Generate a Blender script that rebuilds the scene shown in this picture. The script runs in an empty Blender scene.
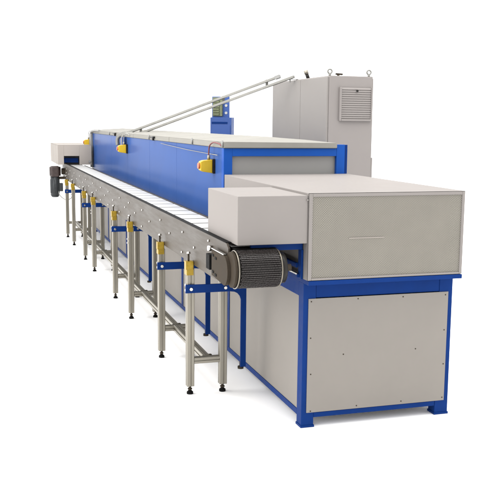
import bpy, bmesh, math, random
from mathutils import Vector, Matrix
random.seed(7)
S = bpy.context.scene
COL = S.collection
R = math.radians

# ------------------------------------------------------------------ camera
pitch, yaw, roll = .1456, -.3037, .0106
cp, sp, cy, sy, cr, sr = math.cos(pitch), math.sin(pitch), math.cos(yaw), math.sin(yaw), math.cos(roll), math.sin(roll)
fwd = Vector((-sy*cp, cy*cp, -sp)); rgt = Vector((cy, sy, 0)); upv = rgt.cross(fwd)
cx_ = cr*rgt + sr*upv; cy_ = -sr*rgt + cr*upv; cz_ = -fwd
cam = bpy.data.cameras.new('camera'); co = bpy.data.objects.new('camera', cam); COL.objects.link(co)
co.matrix_world = Matrix(((cx_.x, cy_.x, cz_.x, -1.7696), (cx_.y, cy_.y, cz_.y, -4.6022), (cx_.z, cy_.z, cz_.z, 1.7819), (0, 0, 0, 1)))
cam.sensor_width = 36; cam.lens = 867.16/500*36; cam.clip_end = 500; cam.clip_start = .05
S.camera = co

# ------------------------------------------------------------------ light
W = bpy.data.worlds.new('World'); S.world = W; W.use_nodes = True
bg = W.node_tree.nodes['Background']; bg.inputs[0].default_value = (1, .995, .985, 1); bg.inputs[1].default_value = 1.14
S.view_settings.view_transform = 'Standard'; S.view_settings.look = 'None'
S.view_settings.exposure = .84; S.view_settings.gamma = 1
def area(name, loc, target, sx, sy_, power, col=(1, .98, .955)):
    l = bpy.data.lights.new(name, 'AREA'); l.shape = 'RECTANGLE'; l.size = sx; l.size_y = sy_; l.energy = power; l.color = col
    o = bpy.data.objects.new(name, l); COL.objects.link(o); o.location = loc
    o.rotation_euler = (Vector(target)-Vector(loc)).to_track_quat('-Z', 'Y').to_euler()
    return o
area('hall_lamp', (-4.5, 4.0, 5.2), (0, 3.6, .6), 2.0, 10, 40)
area('side_fill', (-7.5, 2.5, 1.9), (0, 2.5, .3), 3, 14, 440)  # added low fill, lightens the side panels, legs and floor
area('overhead_fill', (.6, 3.5, 6.5), (.6, 3.5, 0), 7, 12, 440)  # added overhead fill, whitens the floor and lights the tops

# ------------------------------------------------------------------ materials
def mat(name, col, rough=.5, metal=0, var=.05, scale=6, bump=0, bscale=60, coat=0, spec=.5, stretch=(1, 1, 1), rvar=.08):
    m = bpy.data.materials.new(name); m.use_nodes = True
    n = m.node_tree.nodes; L = m.node_tree.links; b = n['Principled BSDF']
    tc = n.new('ShaderNodeTexCoord'); mp = n.new('ShaderNodeMapping'); mp.inputs['Scale'].default_value = stretch
    L.new(tc.outputs['Object'], mp.inputs['Vector'])
    nz = n.new('ShaderNodeTexNoise'); nz.inputs['Scale'].default_value = scale; nz.inputs['Detail'].default_value = 6; nz.inputs['Roughness'].default_value = .65
    L.new(mp.outputs[0], nz.inputs['Vector'])
    rp = n.new('ShaderNodeMapRange'); rp.inputs[1].default_value = .3; rp.inputs[2].default_value = .7
    rp.inputs[3].default_value = 1-var; rp.inputs[4].default_value = 1+var
    L.new(nz.outputs['Fac'], rp.inputs[0])
    mx = n.new('ShaderNodeVectorMath'); mx.operation = 'SCALE'; mx.inputs[0].default_value = col
    L.new(rp.outputs[0], mx.inputs['Scale']); L.new(mx.outputs[0], b.inputs['Base Color'])
    rr = n.new('ShaderNodeMapRange'); rr.inputs[1].default_value = .3; rr.inputs[2].default_value = .7
    rr.inputs[3].default_value = max(.02, rough-rvar); rr.inputs[4].default_value = min(1, rough+rvar)
    L.new(nz.outputs['Fac'], rr.inputs[0]); L.new(rr.outputs[0], b.inputs['Roughness'])
    b.inputs['Metallic'].default_value = metal; b.inputs['Specular IOR Level'].default_value = spec
    if coat: b.inputs['Coat Weight'].default_value = coat; b.inputs['Coat Roughness'].default_value = .12
    if bump:
        n2 = n.new('ShaderNodeTexNoise'); n2.inputs['Scale'].default_value = bscale; n2.inputs['Detail'].default_value = 3
        L.new(mp.outputs[0], n2.inputs['Vector'])
        bp = n.new('ShaderNodeBump'); bp.inputs['Strength'].default_value = bump; bp.inputs['Distance'].default_value = .004
        L.new(n2.outputs['Fac'], bp.inputs['Height']); L.new(bp.outputs[0], b.inputs['Normal'])
    return m
M = dict(
    floor=mat('white_floor', (.95, .95, .95), .8, var=.01),
    white=mat('light_grey_enamel', (0.2054, 0.1904, 0.1819), .5, var=.025, scale=2.5, bump=.03, bscale=5, spec=0.02),
    panel=mat('grey_panel_enamel', (0.1861, 0.1715, 0.1550), .55, var=.045, scale=2, bump=.05, bscale=4, spec=.25),
    perf=mat('perforated_sheet', (0.1888, 0.1764, 0.1516), .5, var=.06, scale=5, spec=.3),
    cabinet=mat('cabinet_enamel', (0.1898, 0.1740, 0.1664), .5, spec=.3, var=.03, scale=2.5, bump=.03, bscale=3),
    cabdoor=mat('cabinet_door_enamel', (0.1906, 0.1779, 0.1686), .5, spec=.3, var=.06, scale=3, bump=.04, bscale=3),
    lid=mat('lid_enamel', (0.2055, 0.1995, 0.1816), .5, var=.05, scale=5, bump=.05, bscale=8, spec=0.02),
    inset=mat('grey_inset', (0.1833, 0.1807, 0.1753), .45, var=.03, scale=3),
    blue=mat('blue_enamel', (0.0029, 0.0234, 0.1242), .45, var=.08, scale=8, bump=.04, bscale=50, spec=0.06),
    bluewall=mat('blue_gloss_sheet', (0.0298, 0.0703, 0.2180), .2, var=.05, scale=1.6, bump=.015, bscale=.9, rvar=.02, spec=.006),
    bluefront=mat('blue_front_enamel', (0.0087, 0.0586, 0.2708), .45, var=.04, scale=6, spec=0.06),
    steel=mat('brushed_steel', (0.0486, 0.0401, 0.0312), .42, .25, var=.16, scale=7, stretch=(1, .3, 3), spec=.12),
    steeldark=mat('dark_steel', (0.0380, 0.0306, 0.0232), .5, 0, var=.2, scale=12, spec=.01),
    chrome=mat('chrome', (0.4200, 0.4100, 0.3900), .2, 1, var=.03),
    alu=mat('aluminium_profile', (0.2374, 0.2211, 0.1861), .42, .8, var=.05, scale=14, stretch=(1, 1, .2)),
    alush=mat('aluminium_duct', (0.1753, 0.1731, 0.1604), .45, .6, var=.05, scale=8),
    gold=mat('zinc_yellow', (0.2718, 0.1791, 0.0153), .42, .55, var=.25, scale=40),
    rubber=mat('black_rubber', (.008, .008, .008), .6, var=.2, scale=30, spec=.03),
    black=mat('black_plastic', (0.0100, 0.0090, 0.0080), .4, var=.2, scale=30, spec=0.2),
    link=mat('black_belt_link', (0.0207, 0.0170, 0.0163), .36, .2, var=.3, scale=40, spec=.45),
    endcover=mat('brightened_enamel', (0.2636, 0.2387, 0.2174), .5, var=.03, scale=3, spec=.05),  # hood enamel lightened, carries the stronger light at the far end
    rim=mat('pale_rim', (0.1789, 0.1619, 0.1321), .3, .8, var=.05),
    slat=mat('white_slat', (0.3574, 0.3574, 0.3489), .4, var=.03, scale=8),
    yellow=mat('yellow_plastic', (0.4777, 0.3147, 0.0068), .4, var=.06, scale=20),
    pink=mat('red_button', (0.3360, 0.0880, 0.0320), .4, var=.1),
    red=mat('red_cable', (0.1140, 0.0155, 0.0181), .5, var=.1),
    cable=mat('grey_cable', (0.1970, 0.1970, 0.1905), .5, var=.1),
    motor=mat('motor_grey', (0.0328, 0.0362, 0.0394), .45, .2, var=.2, scale=25, spec=0.3),
    gear=mat('gearbox_brown', (0.0362, 0.0235, 0.0216), .45, .2, var=.25, scale=25),
    pcb=mat('terminal_strip', (0.1119, 0.1272, 0.0661), .6, var=.35, scale=35),
    backing=mat('backing_shade', (0.0714, 0.0678, 0.0589), .6, var=.25, scale=4),  # dimness inside the hood put into this dark grey
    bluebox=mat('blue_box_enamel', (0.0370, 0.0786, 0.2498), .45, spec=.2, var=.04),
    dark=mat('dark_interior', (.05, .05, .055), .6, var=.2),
)

# ------------------------------------------------------------------ helpers
def box(bm, x0, x1, y0, y1, z0, z1, bev=0.0, mi=0):
    vs = [bm.verts.new(p) for p in ((x0,y0,z0),(x1,y0,z0),(x1,y1,z0),(x0,y1,z0),(x0,y0,z1),(x1,y0,z1),(x1,y1,z1),(x0,y1,z1))]
    fs = [bm.faces.new([vs[i] for i in q]) for q in ((3,2,1,0),(4,5,6,7),(0,1,5,4),(1,2,6,5),(2,3,7,6),(3,0,4,7))]
    for f in fs: f.material_index = mi
    if bev:
        es = list({e for f in fs for e in f.edges})
        bmesh.ops.bevel(bm, geom=es, offset=bev, segments=2, profile=.6, affect='EDGES')
def shell(bm, x0, x1, y0, y1, z0, z1, bev, drop):
    box(bm, x0, x1, y0, y1, z0, z1, bev); d = Vector(drop)
    bm.normal_update()
    bmesh.ops.delete(bm, geom=[f for f in bm.faces if f.normal.dot(d) > .95], context='FACES')
    for f in bm.faces: f.smooth = False
def frame(d, hint=(0, 0, 1)):
    d = Vector(d).normalized(); h = Vector(hint)
    if abs(d.dot(h)) > .97: h = Vector((1, 0, 0))
    a = d.cross(h).normalized(); return a, a.cross(d).normalized(), d
def prism(bm, pts, axis, lo, hi, bev=0):
    """pts: 2D outline; axis 'x','y','z' = extrusion direction"""
    f = {'x': lambda p, t: (t, p[0], p[1]), 'y': lambda p, t: (p[0], t, p[1]), 'z': lambda p, t: (p[0], p[1], t)}[axis]
    a = [bm.verts.new(f(p, lo)) for p in pts]; b = [bm.verts.new(f(p, hi)) for p in pts]; n = len(pts)
    fs = [bm.faces.new(a), bm.faces.new(b[::-1])] + [bm.faces.new((a[i], b[i], b[(i+1) % n], a[(i+1) % n])) for i in range(n)]
    bmesh.ops.recalc_face_normals(bm, faces=fs)
    if bev: bmesh.ops.bevel(bm, geom=list({e for f_ in fs for e in f_.edges}), offset=bev, segments=2, profile=.6, affect='EDGES')
def cyl(bm, p0, p1, r, n=16, r2=None):
    p0, p1 = Vector(p0), Vector(p1); a, b, d = frame(p1-p0); r2 = r if r2 is None else r2
    A = [bm.verts.new(p0+(a*math.cos(t)+b*math.sin(t))*r) for t in [2*math.pi*i/n for i in range(n)]]
    B = [bm.verts.new(p1+(a*math.cos(t)+b*math.sin(t))*r2) for t in [2*math.pi*i/n for i in range(n)]]
    fs = [bm.faces.new(A), bm.faces.new(B[::-1])]
    for i in range(n):
        f = bm.faces.new((A[i], B[i], B[(i+1) % n], A[(i+1) % n])); f.smooth = n > 8; fs.append(f)
    bmesh.ops.recalc_face_normals(bm, faces=fs)
def tube(bm, pts, r, n=8, sub=6):
    P = [Vector(p) for p in pts]; Q = []
    for i in range(len(P)-1):
        p0, p1, p2, p3 = P[max(i-1, 0)], P[i], P[i+1], P[min(i+2, len(P)-1)]
        for k in range(sub):
            t = k/sub
            Q.append(.5*((2*p1)+(p2-p0)*t+(2*p0-5*p1+4*p2-p3)*t*t+(3*p1-p0-3*p2+p3)*t**3))
    Q.append(P[-1]); rings = []
    h = None
    for i, q in enumerate(Q):
        d = (Q[min(i+1, len(Q)-1)]-Q[max(i-1, 0)]).normalized()
        if h is None: h, _, _ = frame(d)
        h = (h-d*h.dot(d)).normalized(); b = d.cross(h)
        rings.append([bm.verts.new(q+(h*math.cos(2*math.pi*k/n)+b*math.sin(2*math.pi*k/n))*r) for k in range(n)])
    fs = [bm.faces.new(rings[0]), bm.faces.new(rings[-1][::-1])]
    for A, B in zip(rings, rings[1:]):
        for k in range(n):
            f = bm.faces.new((A[k], B[k], B[(k+1) % n], A[(k+1) % n])); f.smooth = True; fs.append(f)
    bmesh.ops.recalc_face_normals(bm, faces=fs)
def torus(bm, c, ax, Rr, r, n=20, m=8):
    a, b, d = frame(ax); c = Vector(c)
    V = [[bm.verts.new(c+(a*math.cos(u)+b*math.sin(u))*(Rr+r*math.cos(v))+d*r*math.sin(v)) for v in [2*math.pi*j/m for j in range(m)]] for u in [2*math.pi*i/n for i in range(n)]]
    for i in range(n):
        for j in range(m):
            f = bm.faces.new((V[i][j], V[(i+1) % n][j], V[(i+1) % n][(j+1) % m], V[i][(j+1) % m])); f.smooth = True
def bar(bm, p0, p1, w, h, bev=0.003):
    """rectangular bar from p0 to p1"""
    p0, p1 = Vector(p0), Vector(p1); a, b, d = frame(p1-p0)
    A = [bm.verts.new(p0+a*s*w/2+b*t*h/2) for s, t in ((-1,-1),(1,-1),(1,1),(-1,1))]
    B = [bm.verts.new(p1+a*s*w/2+b*t*h/2) for s, t in ((-1,-1),(1,-1),(1,1),(-1,1))]
    fs = [bm.faces.new(A), bm.faces.new(B[::-1])]+[bm.faces.new((A[i], B[i], B[(i+1) % 4], A[(i+1) % 4])) for i in range(4)]
    bmesh.ops.recalc_face_normals(bm, faces=fs)
    if bev: bmesh.ops.bevel(bm, geom=list({e for f in fs for e in f.edges}), offset=bev, segments=2, affect='EDGES')
def slot_profile(w, g=.010, d=.009):
    """T-slot aluminium section outline, w wide, a groove in the middle of each side"""
    h = w/2; q = []
    for k in range(4):
        c, s = [(1, 0), (0, 1), (-1, 0), (0, -1)][k]
        for px, py in ((h, -h+.003), (h, -g/2), (h-d, -g/2), (h-d, g/2), (h, g/2), (h, h-.003), (h-.003, h)):
            q.append((px*c-py*s, px*s+py*c))
    return q
def thing(name, label, cat, loc=(0, 0, 0), group=None, rz=0):
    o = bpy.data.objects.new(name, None); COL.objects.link(o); o.location = loc; o.rotation_euler.z = rz
    o.empty_display_size = .1
    o['label'] = label; o['category'] = cat
    if group: o['group'] = group
    return o
def base(o):
    p = Vector((0, 0, 0))
    while o: p = p+o.location; o = o.parent
    return p
def part(name, bm, m, parent, loc=None, label=None):
    """bm in world coordinates unless loc given (then local to loc in world coordinates)"""
    me = bpy.data.meshes.new(name)
    off = base(parent) if parent else Vector((0, 0, 0))
    if loc is None:
        # origin at the centre of its box
        vs = [v.co for v in bm.verts]
        c = Vector([(min(v[i] for v in vs)+max(v[i] for v in vs))/2 for i in range(3)])
        bmesh.ops.translate(bm, verts=bm.verts, vec=-c); loc = c
    bm.to_mesh(me); bm.free()
    me.materials.append(m)
    o = bpy.data.objects.new(name, me); COL.objects.link(o); o.parent = parent
    o.location = Vector(loc)-off
    if label: o['label'] = label
    return o
def dup(o, parent, shift=(0, 0, 0)):
    c = o.copy(); COL.objects.link(c); c.parent = parent; c.location = o.location+Vector(shift)
    for ch in list(o.children): dup(ch, c)
    return c
def B(): return bmesh.new()

# ------------------------------------------------------------------ floor
bm = B(); f = [bm.verts.new(p) for p in ((-60, -40, 0), (60, -40, 0), (60, 120, 0), (-60, 120, 0))]; bm.faces.new(f)
fl = part('floor', bm, M['floor'], None); fl['kind'] = 'structure'

# ------------------------------------------------------------------ the oven: blue frame with grey panels, blue tunnel on top
WX, YF = .973, 9.6
oven = thing('tunnel_oven', 'long blue tunnel oven with white lid on a blue frame with grey panels', 'industrial oven', (.49, 4.7, 0))
posts_y = [0, 1.56, 3.115, 4.7, 6.3, 7.9, 9.52]
def post_bm(x0, x1, y0, y1, front=False):
    b = B(); box(b, x0, x1, y0, y1, .012, .870, .004)
    if front: box(b, x0-.004, x1+.004, y0-.004, y1+.004, 0, .014, .002)
    return b
for y in posts_y:
    fr = y == 0
    if fr:
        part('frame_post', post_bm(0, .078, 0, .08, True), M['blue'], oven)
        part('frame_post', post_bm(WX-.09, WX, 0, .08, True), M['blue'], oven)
    else:
        for x0 in (0, WX-.05):
            b = B(); box(b, x0, x0+.05, y, y+.06, .094, .78, .003)
            part('frame_post', b, M['blue'], oven)
            if y > 9:
                b = B(); box(b, x0, x0+.05, y, y+.06, 0, .056, .002); part('foot', b, M['blue'], oven)
# rails
for x0 in (0.001, WX-.051):
    b = B(); box(b, x0, x0+.05, .081, YF, .057, .093, .003); part('bottom_rail', b, M['blue'], oven)
    b = B(); box(b, x0, x0+.05, .081, YF, .782, .870, .003); part('top_rail', b, M['blue'], oven)
b = B(); box(b, .079, WX-.091, .002, .05, .057, .088, .003); part('bottom_rail', b, M['blue'], oven)
b = B(); box(b, .079, WX-.091, .002, .05, .78, .870, .003); part('top_rail', b, M['blue'], oven)
# table plate with its dark under-edge
b = B(); box(b, -.008, WX+.004, -.095, 1.63, .872, .898, .003); part('table_plate', b, M['blue'], oven)
# end panel with screws
b = B(); box(b, .030, WX-.031, -.006, 0, .091, .777, .0015)
ep = part('end_panel', b, M['panel'], oven)
for x, z in ((.047,.76),(.055,.1),(.052,.325),(.047,.543),(.342,.763),(.636,.76),(.922,.758),(.923,.539),(.927,.324),(.928,.11),(.351,.108),(.647,.11),(.257,.432),(.732,.433)):
    b = B(); cyl(b, (x, -.0055, z), (x, -.0072, z), .0042, 10); part('screw', b, M['steeldark'], ep)
# side panels (left and right)
for x0, x1 in ((.006, .016), (WX-.016, WX-.006)):
    for i in range(len(posts_y)-1):
        ya = posts_y[i]+(.082 if i == 0 else .062); yb = posts_y[i+1]-.002
        b = B(); box(b, x0, x1, ya, yb, .0935, .7815, .001); part('side_panel', b, M['panel'], oven)
# floor plate and back so that the base is a closed box
b = B(); box(b, .06, WX-.06, .1, YF-.1, .06, .07); part('bottom_plate', b, M['panel'], oven)
b = B(); box(b, .052, WX-.052, YF-.02, YF-.01, .094, .842); part('back_panel', b, M['panel'], oven)

# tunnel walls
seam = [1.72, 3.31, 4.64, 6.07, 7.42, 8.54, YF]
HZ0, HZ1 = 1.03, 1.592
for side in (0, 1):
    for a, c in zip(seam, seam[1:]):
        b = B()
        if side == 0: box(b, -.012, .02, a+.0015, c-.0015, HZ0, HZ1, .002)
        else: box(b, .96, .99, a+.0015, c-.0015, HZ0, HZ1, .002)
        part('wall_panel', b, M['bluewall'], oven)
b = B(); box(b, -.03, .02, 1.72, YF-.02, 1.008, 1.0285, .002); part('base_strip', b, M['alu'], oven)
b = B(); box(b, .022, .958, 1.75, YF-.01, .85, 1.59); part('tunnel_core', b, M['inset'], oven)
b = B(); box(b, 0.001, WX-.001, 1.75, YF, .8715, 1.007, .002); part('lower_band', b, M['panel'], oven)
# front wall: blue frame with grey inset
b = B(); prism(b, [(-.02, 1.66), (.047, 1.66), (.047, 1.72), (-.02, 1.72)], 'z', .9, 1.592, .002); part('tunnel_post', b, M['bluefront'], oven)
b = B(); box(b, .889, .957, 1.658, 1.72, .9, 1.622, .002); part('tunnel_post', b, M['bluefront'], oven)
b = B(); box(b, .9575, .993, 1.69, 1.72, .9, 1.620, .002); part('post_flange', b, M['blue'], oven)  # shade of the set-back edge put into this darker blue
b = B(); box(b, .0475, .8885, 1.66, 1.72, 1.533, 1.592, .002); part('tunnel_beam', b, M['bluefront'], oven)
b = B(); box(b, .0475, .8885, 1.69, 1.72, .9, 1.5325, .001); part('front_inset', b, M['inset'], oven)
# lid segments: eaves and a shallow ridge, hipped at the front
lids = [1.64, 2.63, 3.6, 4.59, 5.6, 6.58, 7.5, 8.5, YF+.02]
for i, (a, c) in enumerate(zip(lids, lids[1:])):
    a += .003; c -= .003; b = B()
    z0, z1, zr = 1.594, 1.640, 1.672
    ra = a+.5 if i == 0 else a
    x0, x1 = -.022, (.886 if i == 0 else .99)
    xm = .49
    V = [b.verts.new(p) for p in ((x0,a,z0),(x1,a,z0),(.99,c,z0),(x0,c,z0),(x0,a,z1),(x1,a,z1-.006 if i == 0 else z1),(.99,c,z1),(x0,c,z1),(xm,ra,zr),(xm,c,zr))]
    for q in ((3,2,1,0),(0,1,5,4),(1,2,6,5),(3,0,4,7),(2,3,7,9,6),(4,5,8),(5,6,9,8),(7,4,8,9)): b.faces.new([V[k] for k in q])
    bmesh.ops.recalc_face_normals(b, faces=b.faces)
    bmesh.ops.bevel(b, geom=list(b.edges), offset=.004, segments=2, affect='EDGES')
    part('lid', b, M['lid'], oven)
for y in (4.35, 6.98):
    b = B(); box(b, -.05, -.018, y-.07, y+.07, 1.612, 1.632, .004); box(b, -.04, -.02, y-.015, y+.015, 1.59, 1.612); part('latch', b, M['black'], oven)
for y in (1.665, 2.63, 4.59, 6.58, 7.5):
    b = B(); cyl(b, (-.03, y, 1.597), (-.03, y, 1.650), .008, 10); part('hinge', b, M['cable'], oven)
# grey conduit bow at the far end of the wall
b = B(); tube(b, [(-.03, 9.62, 1.40), (-.03, 9.62, 1.52), (-.03, 9.52, 1.6), (-.03, 9.2, 1.635), (-.02, 8.6, 1.64)], .02, 8); part('conduit', b, M['cable'], oven)
b = B(); box(b, -.045, -.0135, 9.45, 9.6, 1.05, 1.592, .004); part('end_post', b, M['cable'], oven)

# ------------------------------------------------------------------ guard hood with perforated front and side box
hood = thing('guard_hood', 'light grey guard hood with perforated front sheet on the near end of the frame', 'machine hood', (.48, .8, .899))
HT = 1.397; HY = -.088
b = B()
t = .003
shell(b, -.016, WX+.004, HY-.001, 1.652, .9, HT, .0035, (0, -1, 0))
part('hood_shell', b, M['white'], hood)
rim = B(); x0, x1, z0, z1 = -.0125, WX+.0005, .901, HT-t-.0005
for q in ((x0, x0+.022, z0, z1), (x1-.018, x1, z0, z1), (x0+.0225, x1-.0185, z1-.018, z1), (x0+.0225, x1-.0185, z0, z0+.012)):
    box(rim, q[0], q[1], HY-.006, HY+.012, q[2], q[3], .002)
part('rim', rim, M['white'], hood)
# perforated sheet: real holes, staggered rows
def perforated(xa, xb, za, zb, y, px=.0106, pz=.0066, r=.0020):
    b = B(); nx = int((xb-xa)/px); nz = int((zb-za)/pz); px = (xb-xa)/nx; pz = (zb-za)/nz
    for j in range(nz):
        z = za+(j+.5)*pz; off = .5 if j % 2 else 0
        for i in range(nx-(1 if j % 2 else 0)):
            x = xa+(i+.5+off)*px
            o = [(x+sx*px/2, z+sz*pz/2) for sx, sz in ((1,0),(1,1),(0,1),(-1,1),(-1,0),(-1,-1),(0,-1),(1,-1))]
            n = [(x+r*math.cos(k*math.pi/4), z+r*math.sin(k*math.pi/4)) for k in range(8)]
            A = [b.verts.new((p[0], y, p[1])) for p in o]; C = [b.verts.new((p[0], y, p[1])) for p in n]
            for k in range(8): b.faces.new((A[k], A[(k+1) % 8], C[(k+1) % 8], C[k]))
        if j % 2:
            for xx in ((xa, xa+px/2), (xb-px/2, xb)):
                b.faces.new([b.verts.new((p[0], y, p[1])) for p in ((xx[0], z-pz/2), (xx[1], z-pz/2), (xx[1], z+pz/2), (xx[0], z+pz/2))])
    return b
part('perforated_panel', perforated(x0+.021, x1-.017, z0+.011, z1-.017, HY+.001), M['perf'], hood)
b = B(); box(b, -.008, WX-.004, .06, .09, .901, 1.385); part('dark_backing', b, M['backing'], hood)  # added dark sheet behind the holes, stands in for the dim interior
b = B(); box(b, .235, .455, HY-.0035, HY-.0005, 1.134, 1.1395, .001); part('light_line_bar', b, M['endcover'], hood)  # added pale bar, stands in for a bright line of light on the sheet
# small catch on the left edge
b = B(); box(b, -.026, -.0165, HY-.006, HY+.003, 1.355, 1.363, .001); part('catch', b, M['white'], hood)
# side box over the belt end
b = B(); x0, x1, ya, yb, za, zb = -.426, -.0168, -.084, .56, 1.113, 1.384
shell(b, x0, x1, ya, yb, za, zb, .004, (0, 0, -1))
part('side_cover', b, M['white'], hood)
b = B(); box(b, -.33, -.022, -.03, 0, 1.072, 1.112, .003); box(b, -.03, -.0175, -.03, .02, .899, 1.071, .002); part('support_bracket', b, M['blue'], hood)
b = B(); bar(b, (-.012-.02, .0, .915), (-.032, 1.2, .915), .02, .02); bar(b, (-.032, .03, .972), (-.032, 1.2, .972), .014, .03); bar(b, (-.06, .1, .955), (-.06, 1.2, .955), .008, .006); part('guide_rail', b, M['blue'], hood)
b = B(); box(b, -.0475, -.0435, .0, 1.2, .923, .931); part('guide_edge', b, M['chrome'], hood)

# ------------------------------------------------------------------ end cover at the far end
cov = thing('end_cover', 'small light grey cover box with a belt opening at the far end of the belt', 'machine cover', (-.3, 10, 1.1))
b = B(); X0, X1, Y0, Y1, Z0, Z1 = -.575, -.055, 9.3, 10.7, 1.10, 1.408
box(b, X0, X0+.09, Y0, Y0+.004, Z0, Z1-.004); box(b, -.245, X1, Y0, Y0+.004, Z0, Z1-.004); box(b, X0+.0905, -.2455, Y0, Y0+.004, 1.238, Z1-.004)
box(b, X0, X0+.004, Y0+.0045, Y1, Z0, Z1-.004); box(b, X1-.004, X1, Y0+.0045, Y1, Z0, Z1-.004)
box(b, X0, X1, Y1+.0005, Y1+.004, Z0, Z1-.004); box(b, X0, X1, Y0, Y1+.004, Z1-.0035, Z1)
bmesh.ops.bevel(b, geom=[e for e in b.edges if e.calc_length() > .25], offset=.0015, segments=2, affect='EDGES')
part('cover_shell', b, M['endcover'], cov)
b = B(); box(b, -.48, -.25, 9.42, 9.44, 1.13, 1.2); part('inner_flap', b, M['blue'], cov)
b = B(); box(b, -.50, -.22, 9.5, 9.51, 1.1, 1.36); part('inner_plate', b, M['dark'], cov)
b = B(); cyl(b, (-.09, 9.299, 1.15), (-.09, 9.285, 1.15), .018, 12); part('knob', b, M['cable'], cov)

# ------------------------------------------------------------------ conveyor
conv = thing('belt_conveyor', 'long conveyor with white slats, steel side rail and aluminium legs beside the blue oven', 'conveyor', (-.35, 4.8, 0))
RZ0, RZ1, RX = .868, 1.114, -.46
# side rails
b = B(); prism(b, [(-.02, 1.0), (-.02, 1.09), (.02, RZ1), (9.78, RZ1), (9.86, 1.06), (9.86, .93), (9.78, RZ0), (.26, RZ0), (.10, .9)], 'x', RX, RX+.012, .0012)
rail = part('side_rail', b, M['steel'], conv)
b = B(); box(b, RX-.001, RX+.032, .03, 9.75, RZ1+.0008, RZ1+.0045, .001); part('rail_flange', b, M['rubber'], conv)
b = B(); box(b, -.19, -.178, 0, 9.8, RZ0, 1.068, .001); part('inner_rail', b, M['steel'], conv)
# thin groove line along the rail
# round bolts, one mesh shared
bb = B(); cyl(bb, (0, 0, 0), (-.009, 0, 0), .009, 12, .006); bolt0 = part('bolt', bb, M['chrome'], rail, loc=(RX, .403, 1.078))
for k, y in enumerate([.385, 1.1, 1.85, 2.62, 3.3, 3.84, 4.6, 5.2, 5.9, 6.6, 7.3, 8.0, 8.6, 9.1, 9.5]):
    z = 1.045
    for dy, zz in ((0, z), (-.33, .985), (.02, .905)):
        if k == 0 and zz < 1: continue
        c = bolt0.copy(); COL.objects.link(c); c.parent = rail; c.location = Vector((RX, y+dy, zz))-base(rail)
# slats of the belt
pitch_ = .288; y = .02; k = 0
while y < 9.5:
    b = B(); box(b, -.428, -.192, y+.019, y+pitch_-.019, 1.0905, 1.0945, .0015)
    if y < 9.5: part('slat', b, M['slat'], conv)
    y += pitch_
b = B(); box(b, -.43, -.19, -.06, 9.8, 1.074, 1.090); box(b, -.43, -.2, 0, 9.7, .885, .893); part('belt', b, M['rubber'], conv)
b = B(); box(b, -.176, -.158, .6, 9.3, 1.07, 1.092, .002); part('guide_strip', b, M['steel'], conv)
b = B(); box(b, -.1575, -.032, .6, 9.3, .995, 1.003, .002); part('gap_reflector', b, M['slat'], conv)  # added pale strip in the gap, brightens the reflection in the wall
# head drum with its link belt
dr = B(); DY, DZ = -.10, .984
cyl(dr, (-.445, DY, DZ), (-.20, DY, DZ), .097, 40)
drum = part('drum', dr, M['black'], conv)
b = B(); nl = 54; nw = 25; wl = (.245-.02)/nw
for i in range(nl):
    t0 = 2*math.pi*(i+.12)/nl; t1 = 2*math.pi*(i+.88)/nl
    for j in range(nw):
        o_ = (.5 if i % 2 else 0)*wl
        xa = -.437+j*wl+o_; xb = min(xa+wl*(.8+random.uniform(-.06, .06)), -.205); rr_ = .105+random.uniform(-.0012, .0006)
        if xa > -.21: continue
        ps = [(DY+r*math.cos(t_), DZ+r*math.sin(t_)) for r, t_ in ((.096, t0), (.096, t1), (rr_, t1-.01), (rr_, t0+.01))]
        A = [b.verts.new((xa, *p)) for p in ps]; C = [b.verts.new((xb, *p)) for p in ps]
        for q in ((A[3], A[2], C[2], C[3]), (A[0], A[3], C[3], C[0]), (A[2], A[1], C[1], C[2]), (A[0], A[1], A[2], A[3]), (C[3], C[2], C[1], C[0])): b.faces.new(q)
bmesh.ops.recalc_face_normals(b, faces=b.faces)
part('link_belt', b, M['link'], drum)
for xa in (-.448, -.203):
    b = B(); torus(b, (xa, DY, DZ), (1, 0, 0), .104, .004, 48, 8); part('rim', b, M['rim'], drum)
b = B(); cyl(b, (-.2, DY, DZ), (-.165, DY, DZ), .085, 32); part('end_disc', b, M['black'], drum)
b = B(); cyl(b, (-.20, DY, DZ), (-.12, DY, DZ), .02, 16); part('shaft', b, M['steeldark'], drum)
# bearing plate at the near end
b = B(); pts = [(.236, .90), (.236, 1.048), (.0, 1.052)]
pts += [(-.02+.085*math.cos(a_)*-1, .968+.0845*math.sin(a_)) for a_ in [R(80-10*i) for i in range(0, 17)]]
prism(b, pts, 'x', -.488, -.4685, .0015)
bp_ = part('bearing_plate', b, M['steeldark'], conv)
for yy, zz in ((.20, 1.022), (.14, 1.012), (.20, .925), (.14, .915)):
    b = B(); box(b, -.4915, -.4875, yy-.018, yy+.018, zz-.007, zz+.007, .001); part('slot', b, M['rubber'], bp_)
b = B(); box(b, -.489, -.472, -.02, .24, 1.0535, 1.060, .001); part('top_edge', b, M['chrome'], bp_)
b = B(); box(b, -.489, -.4605, .285, .365, .92, 1.01, .004); part('stop_block', b, M['rubber'], conv)
b = B(); cyl(b, (-.487, .33, 1.043), (-.46, .33, 1.043), .016, 14); part('knob', b, M['chrome'], conv)
b = B(); cyl(b, (-.4685, DY, DZ), (-.452, DY, DZ), .099, 36); part('side_disc', b, M['steeldark'], conv)

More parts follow.
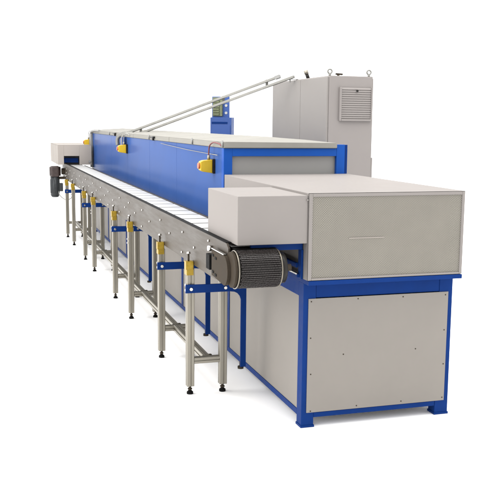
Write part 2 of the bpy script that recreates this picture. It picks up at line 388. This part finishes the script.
# legs: T-slot aluminium, levelling foot, yellow clamp
sup = [.815, 1.7475, 3.1208, 4.0787, 5.7416, 6.663, 8.0393, 8.9548]
LW = .05
b = B(); prism(b, slot_profile(LW), 'z', .055, .84)
leg0 = part('leg', b, M['alu'], conv, loc=(-.479, sup[0], 0))
b = B(); cyl(b, (0, 0, .02), (0, 0, .06), .009, 10); cyl(b, (0, 0, .03), (0, 0, .038), .016, 6); part('foot_spindle', b, M['steeldark'], leg0, loc=(-.479, sup[0], 0))
b = B(); cyl(b, (0, 0, 0), (0, 0, .014), .022, 16); cyl(b, (0, 0, .014), (0, 0, .024), .020, 16, .012); part('foot_pad', b, M['rubber'], leg0, loc=(-.479, sup[0], 0))
b = B(); prism(b, [(-.026, .80), (-.026, .89), (.004, .89), (.030, .855), (.040, .82), (.040, .80)], 'x', -.028, .019, .003)
prism(b, [(-.03, .838), (-.03, .893), (.02, .893), (.02, .838)], 'x', -.034, .016, .003)
part('clamp', b, M['gold'], leg0, loc=(-.479, sup[0], 0))
b = B(); cyl(b, (-.012, -.01, .89), (-.012, -.01, .945), .006, 10); part('clamp_screw', b, M['steeldark'], leg0, loc=(-.479, sup[0], 0))
b = B(); cyl(b, (-.012, -.01, .942), (-.012, -.01, .955), .014, 10, .01); part('screw_cap', b, M['chrome'], leg0, loc=(-.479, sup[0], 0))
b = B(); prism(b, slot_profile(LW), 'z', .055, .866)
leg1 = part('leg', b, M['alu'], conv, loc=(-.256, sup[0], 0))
for ch in list(leg0.children):
    if ch.name.startswith('foot'): c = ch.copy(); COL.objects.link(c); c.parent = leg1
for y in sup[1:]:
    for l in (leg0, leg1): dup(l, conv, (0, y-sup[0], 0))
# cross bars and the long beam
def tbar(p0, p1, w=.042):
    b = B(); p0, p1 = Vector(p0), Vector(p1); a, c, d = frame(p1-p0)
    o = slot_profile(w, .009, .008)
    A = [b.verts.new(p0+a*q[0]+c*q[1]) for q in o]; D = [b.verts.new(p1+a*q[0]+c*q[1]) for q in o]; n = len(o)
    b.faces.new(A); b.faces.new(D[::-1])
    for i in range(n): b.faces.new((A[i], D[i], D[(i+1) % n], A[(i+1) % n]))
    bmesh.ops.recalc_face_normals(b, faces=b.faces); return b
for y in sup: part('cross_bar', tbar((-.453, y, .227), (-.282, y, .227)), M['alu'], conv)
for a, c in zip(sup, sup[1:]):
    part('long_beam', tbar((-.365, a+.022, .228), (-.365, c-.022, .228), .048), M['alu'], conv)
    b = B(); box(b, -.343, -.322, a+.024, a+.05, .22, .25, .002); part('joint', b, M['steeldark'], conv)
# blue tie plates with their drop leg
for i in (0, 1, 3, 5, 7):
    y = sup[i]-.030
    pts = [(-.517, .686), (-.517, .742), (-.106, .738), (-.106, .168), (-.144, .168), (-.144, .628), (-.152, .652), (-.168, .671), (-.19, .682), (-.22, .686)]
    b = B(); prism(b, pts, 'y', y-.012, y, .0015)
    tp = part('tie_plate', b, M['blue'], conv)
    b = B(); cyl(b, (-.135, y+.012, .152), (-.135, y+.012, .168), .020, 14); box(b, -.142, -.108, y+.0005, y+.02, .168, .20, .002); part('bracket_foot', b, M['steeldark'], tp)
    for x in (-.481, -.25):
        b = B(); cyl(b, (x, y-.0115, .712), (x, y-.019, .712), .013, 14, .010); part('bolt', b, M['chrome'], tp)
for y in sup:
    for z in (.735, .70):
        b = B(); cyl(b, (-.504, y-.005, z), (-.514, y-.005, z), .008, 10); part('side_bolt', b, M['chrome'], conv)
# gear motor at the far end
b = B(); cyl(b, (-.69, 9.55, .985), (-.52, 9.55, .985), .074, 20); box(b, -.675, -.545, 9.47, 9.63, .90, 1.07, .02); gb = part('gearbox', b, M['gear'], conv)
b = B(); cyl(b, (-.61, 9.55, .91), (-.61, 9.55, .60), .07, 20); cyl(b, (-.61, 9.55, .60), (-.61, 9.55, .575), .066, 20, .05)
for k in range(14):
    a_ = 2*math.pi*k/14; d_ = Vector((math.cos(a_), math.sin(a_), 0)); c_ = Vector((-.61, 9.55, 0))+d_*.07
    bar(b, c_+Vector((0, 0, .64)), c_+Vector((0, 0, .86)), .012, .008, 0)
mo = part('motor', b, M['motor'], conv)
b = B(); box(b, -.545, -.49, 9.47, 9.58, .67, .80, .006); part('terminal_box', b, M['motor'], mo)
b = B(); tube(b, [(-.56, 9.5, .67), (-.54, 9.45, .60), (-.48, 9.3, .555), (-.44, 9.2, .56), (-.38, 9.15, .60)], .008); part('motor_cable', b, M['cable'], mo)
b = B(); cyl(b, (-.505, 9.55, .985), (-.452, 9.55, .985), .05, 16); box(b, -.56, -.45, 9.52, 9.6, .86, .9, .003); part('motor_mount', b, M['steeldark'], conv)

# ------------------------------------------------------------------ yellow rope-pull safety switches on the oven wall
def switch(y, z, label, wire=None, col='red'):
    s = thing('safety_switch', label, 'safety switch', (-.02, y, z-.05), 'yellow safety switches on the oven wall')
    b = B()
    A = [(-.034, z-.052), (-.034, z+.052), (-.105, z+.046), (-.128, z+.036), (-.128, z-.030), (-.105, z-.042)]
    prism(b, A, 'y', y-.035, y+.035, .005); part('housing', b, M['yellow'], s)
    b = B(); box(b, -.0335, -.0125, y-.042, y+.042, z-.056, z+.056, .003); part('mounting_plate', b, M['black'], s)
    b = B(); cyl(b, (-.128, y, z+.004), (-.142, y, z+.004), .024, 14); part('pull_ring', b, M['pink'], s)
    b = B(); tube(b, [(-.055, y, z+.05), (-.055, y, z+.11), (-.05, y-.01, z+.16), (-.04, y-.08, z+.185), (-.03, y-.2, z+.18), (-.025, y-.26, z+.165)], .0055); part('cable', b, M[col], s)
    b = B(); cyl(b, (-.055, y, z+.05), (-.055, y, z+.085), .012, 12); part('gland', b, M['alu'], s)
    if wire:
        b = B(); tube(b, wire, .0028, 6, 2); part('pull_wire', b, M['alu'], s)
    return s
switch(1.97, 1.444, 'yellow safety switch with red cable loop, nearest one on the blue wall',
       [(-.03, 1.8, 1.536), (-.03, 2.8, 1.545), (-.03, 3.95, 1.571)])
switch(6.09, 1.449, 'yellow safety switch under the slanting cable duct, middle of the blue wall', None, 'cable')
switch(9.66, 1.441, 'smallest yellow safety switch above the far end cover', None, 'cable')

# ------------------------------------------------------------------ control cabinet behind
cab = thing('control_cabinet', 'tall light grey control cabinet with louvred vent standing behind the oven', 'electrical cabinet', (2.0, 4.85, 0))
CX0, CX1, CY0, CY1, CZ = 1.769, 2.281, 4.0, 5.79, 2.283
b = B(); box(b, CX0+.012, CX1, CY0, CY1, .1, CZ, .008); part('body', b, M['cabinet'], cab)
b = B(); box(b, CX0+.03, CX1-.02, CY0+.02, CY1-.02, 0, .1, .003); part('plinth', b, M['dark'], cab)
for a, c in ((CY0+.012, 4.80), (4.806, CY1-.008)):
    b = B(); box(b, CX0-.010, CX0+.0115, a, c, .11, CZ-.012, .004); d_ = part('door', b, M['cabdoor'], cab)
b = B(); box(b, CX0-.026, CX0-.0105, 4.70, 4.73, 1.10, 1.24, .004); part('door_handle', b, M['black'], d_)
b = B(); box(b, CX1+.0005, CX1+.02, CY0+.03, CY1-.1, .11, CZ-.02, .003); part('side_plate', b, M['cabinet'], cab)
b = B(); box(b, CX1+.0205, CX1+.05, CY0+.06, CY0+.2, 1.10, 1.42, .006); part('cable_box', b, M['cabinet'], cab)
# vent: frame with sloping louvres
v = B(); vx0, vx1, vz0, vz1 = 1.893, 2.268, 1.812, 2.166
box(v, vx0, vx0+.022, CY0-.03, CY0-.0005, vz0, vz1, .004); box(v, vx1-.012, vx1, CY0-.03, CY0-.0005, vz0, vz1, .004)
box(v, vx0+.0225, vx1-.0125, CY0-.034, CY0-.0005, vz0, vz0+.022, .004)
n = 14
for i in range(n):
    z = vz0+.026+i*(vz1-vz0-.03)/n; h = (vz1-vz0-.03)/n
    prism(v, [(CY0-.0008, z), (CY0-.020, z+.0005), (CY0-.022, z+.004), (CY0-.012, z+h)], 'x', vx0+.0225, vx1-.0125)
vt = part('vent', v, M['cabinet'], cab)
b = B(); cyl(b, (2.088, CY0-.032, 2.128), (2.088, CY0-.041, 2.128), .012, 12); part('vent_lock', b, M['black'], vt)
for x, y in ((1.80, CY0+.04), (2.25, CY0+.04)):
    b = B(); torus(b, (x, y, CZ+.045), (0.25, 1, 0), .022, .008); cyl(b, (x, y, CZ), (x, y, CZ+.022), .013, 12); part('eye_bolt', b, M['alush'], cab)
b = B(); cyl(b, (1.93, 4.12, CZ), (1.93, 4.12, CZ+.02), .014, 12); bar(b, (1.90, 4.12, CZ+.024), (1.98, 4.12, CZ+.022), .02, .018); part('gland', b, M['steeldark'], cab)
b = B(); cyl(b, (1.82, 4.72, CZ), (1.80, 4.72, CZ+.05), .02, 12); part('fitting', b, M['black'], cab)
b = B(); cyl(b, (1.80, 4.72, CZ+.05), (1.785, 4.72, CZ+.09), .024, 14); part('fitting_cap', b, M['alu'], cab)

# ------------------------------------------------------------------ cable duct, two slanting channels
A0 = Vector((-.03, 6.50, 1.605)); A1 = Vector((1.735, 4.95, 2.378)); dd = A1-A0
duct = thing('cable_duct', 'slanting twin metal cable duct from the oven lid up to the grey cabinet', 'cable duct', tuple(A0))
b = B(); bar(b, A0, A0+dd*.92, .045, .027, .003); part('upper_channel', b, M['alush'], duct)
o_ = Vector((0, 0, -.064)); b = B(); bar(b, A0+o_+dd*.06, A0+o_+dd*1.0, .045, .027, .003); part('lower_channel', b, M['alush'], duct)
b = B(); box(b, 1.70, 1.80, 4.985, 5.015, 2.2835, 2.289, .001); box(b, 1.70, 1.706, 4.985, 5.015, 2.25, 2.283, .001); part('end_bracket', b, M['alush'], duct)
b = B(); bar(b, A0+dd*.90, A0+dd*.925, .054, .038, .002); part('end_cap', b, M['cable'], duct)
for t in (.13, .62, .86):
    p = A0+dd*t; b = B(); bar(b, p+Vector((0, .032, .015)), p+Vector((0, .032, -.078)), .012, .03, .002); part('strap', b, M['alush'], duct)
b = B(); tube(b, [A0+Vector((.08, -.07, .03)), A0+Vector((0.02, -.02, .02)), A0+Vector((-.03, .03, -.03)), A0+Vector((-.03, .05, -.12))], .026, 10); part('flex_conduit', b, M['alush'], duct)
b = B(); tube(b, [A0+Vector((.12, -.20, .03)), A0+Vector((.05, -.2, .03)), A0+Vector((-.005, -.2, -.01)), A0+Vector((-.01, -.2, -.12))], .018, 10); part('flex_conduit', b, M['alush'], duct)
b = B(); box(b, -.06, -.024, 6.15, 6.22, 1.49, 1.59, .003); part('duct_bracket', b, M['blue'], duct)

# ------------------------------------------------------------------ blue control box on a post under the duct
bx = thing('control_box', 'blue control box on a post behind the white lid under the cable duct', 'control box', (1.13, 5.9, 0), None, R(-30))
def bpart(name, b, m, parent=None):
    me = bpy.data.meshes.new(name); b.to_mesh(me); b.free(); me.materials.append(m)
    o = bpy.data.objects.new(name, me); COL.objects.link(o); o.parent = parent or bx; return o
b = B(); box(b, -.12, .15, -.08, .06, 1.50, 1.845, .006); bpart('box_body', b, M['bluebox'])
b = B(); box(b, -.10, .10, -.0835, -.0805, 1.765, 1.790, .001); bpart('label_recess', b, M['blue'])
b = B(); box(b, -.095, .135, -.0875, -.0805, 1.54, 1.755, .003); bpart('cover_plate', b, M['bluebox'])
b = B(); box(b, -.12, .10, .0, .03, 1.8455, 2.10, .003); bpart('back_plate', b, M['bluebox'])
b = B(); box(b, -.105, -.015, -.022, -.0005, 1.86, 2.09, .002); box(b, -.012, .018, -.03, -.0005, 1.86, 2.09, .002)
for k in range(7): box(b, -.1, -.02, -.034, -.0225, 1.875+k*.03, 1.893+k*.03, .001)
bpart('terminal_strip', b, M['pcb'])
for z in (1.90, 1.99):
    b = B(); cyl(b, (.062, 0.0005, z), (.062, -.006, z), .017, 14); bpart('hole_disc', b, M['slat'])  # added white disc, stands in for a hole with bright background behind
b = B(); box(b, -.03, .03, .0, .06, .012, 1.4995, .003); bpart('post', b, M['blue'])
b = B(); box(b, -.10, .10, -.08, .12, 0, .011, .002); bpart('foot_plate', b, M['blue'])

S.render.engine = 'CYCLES'
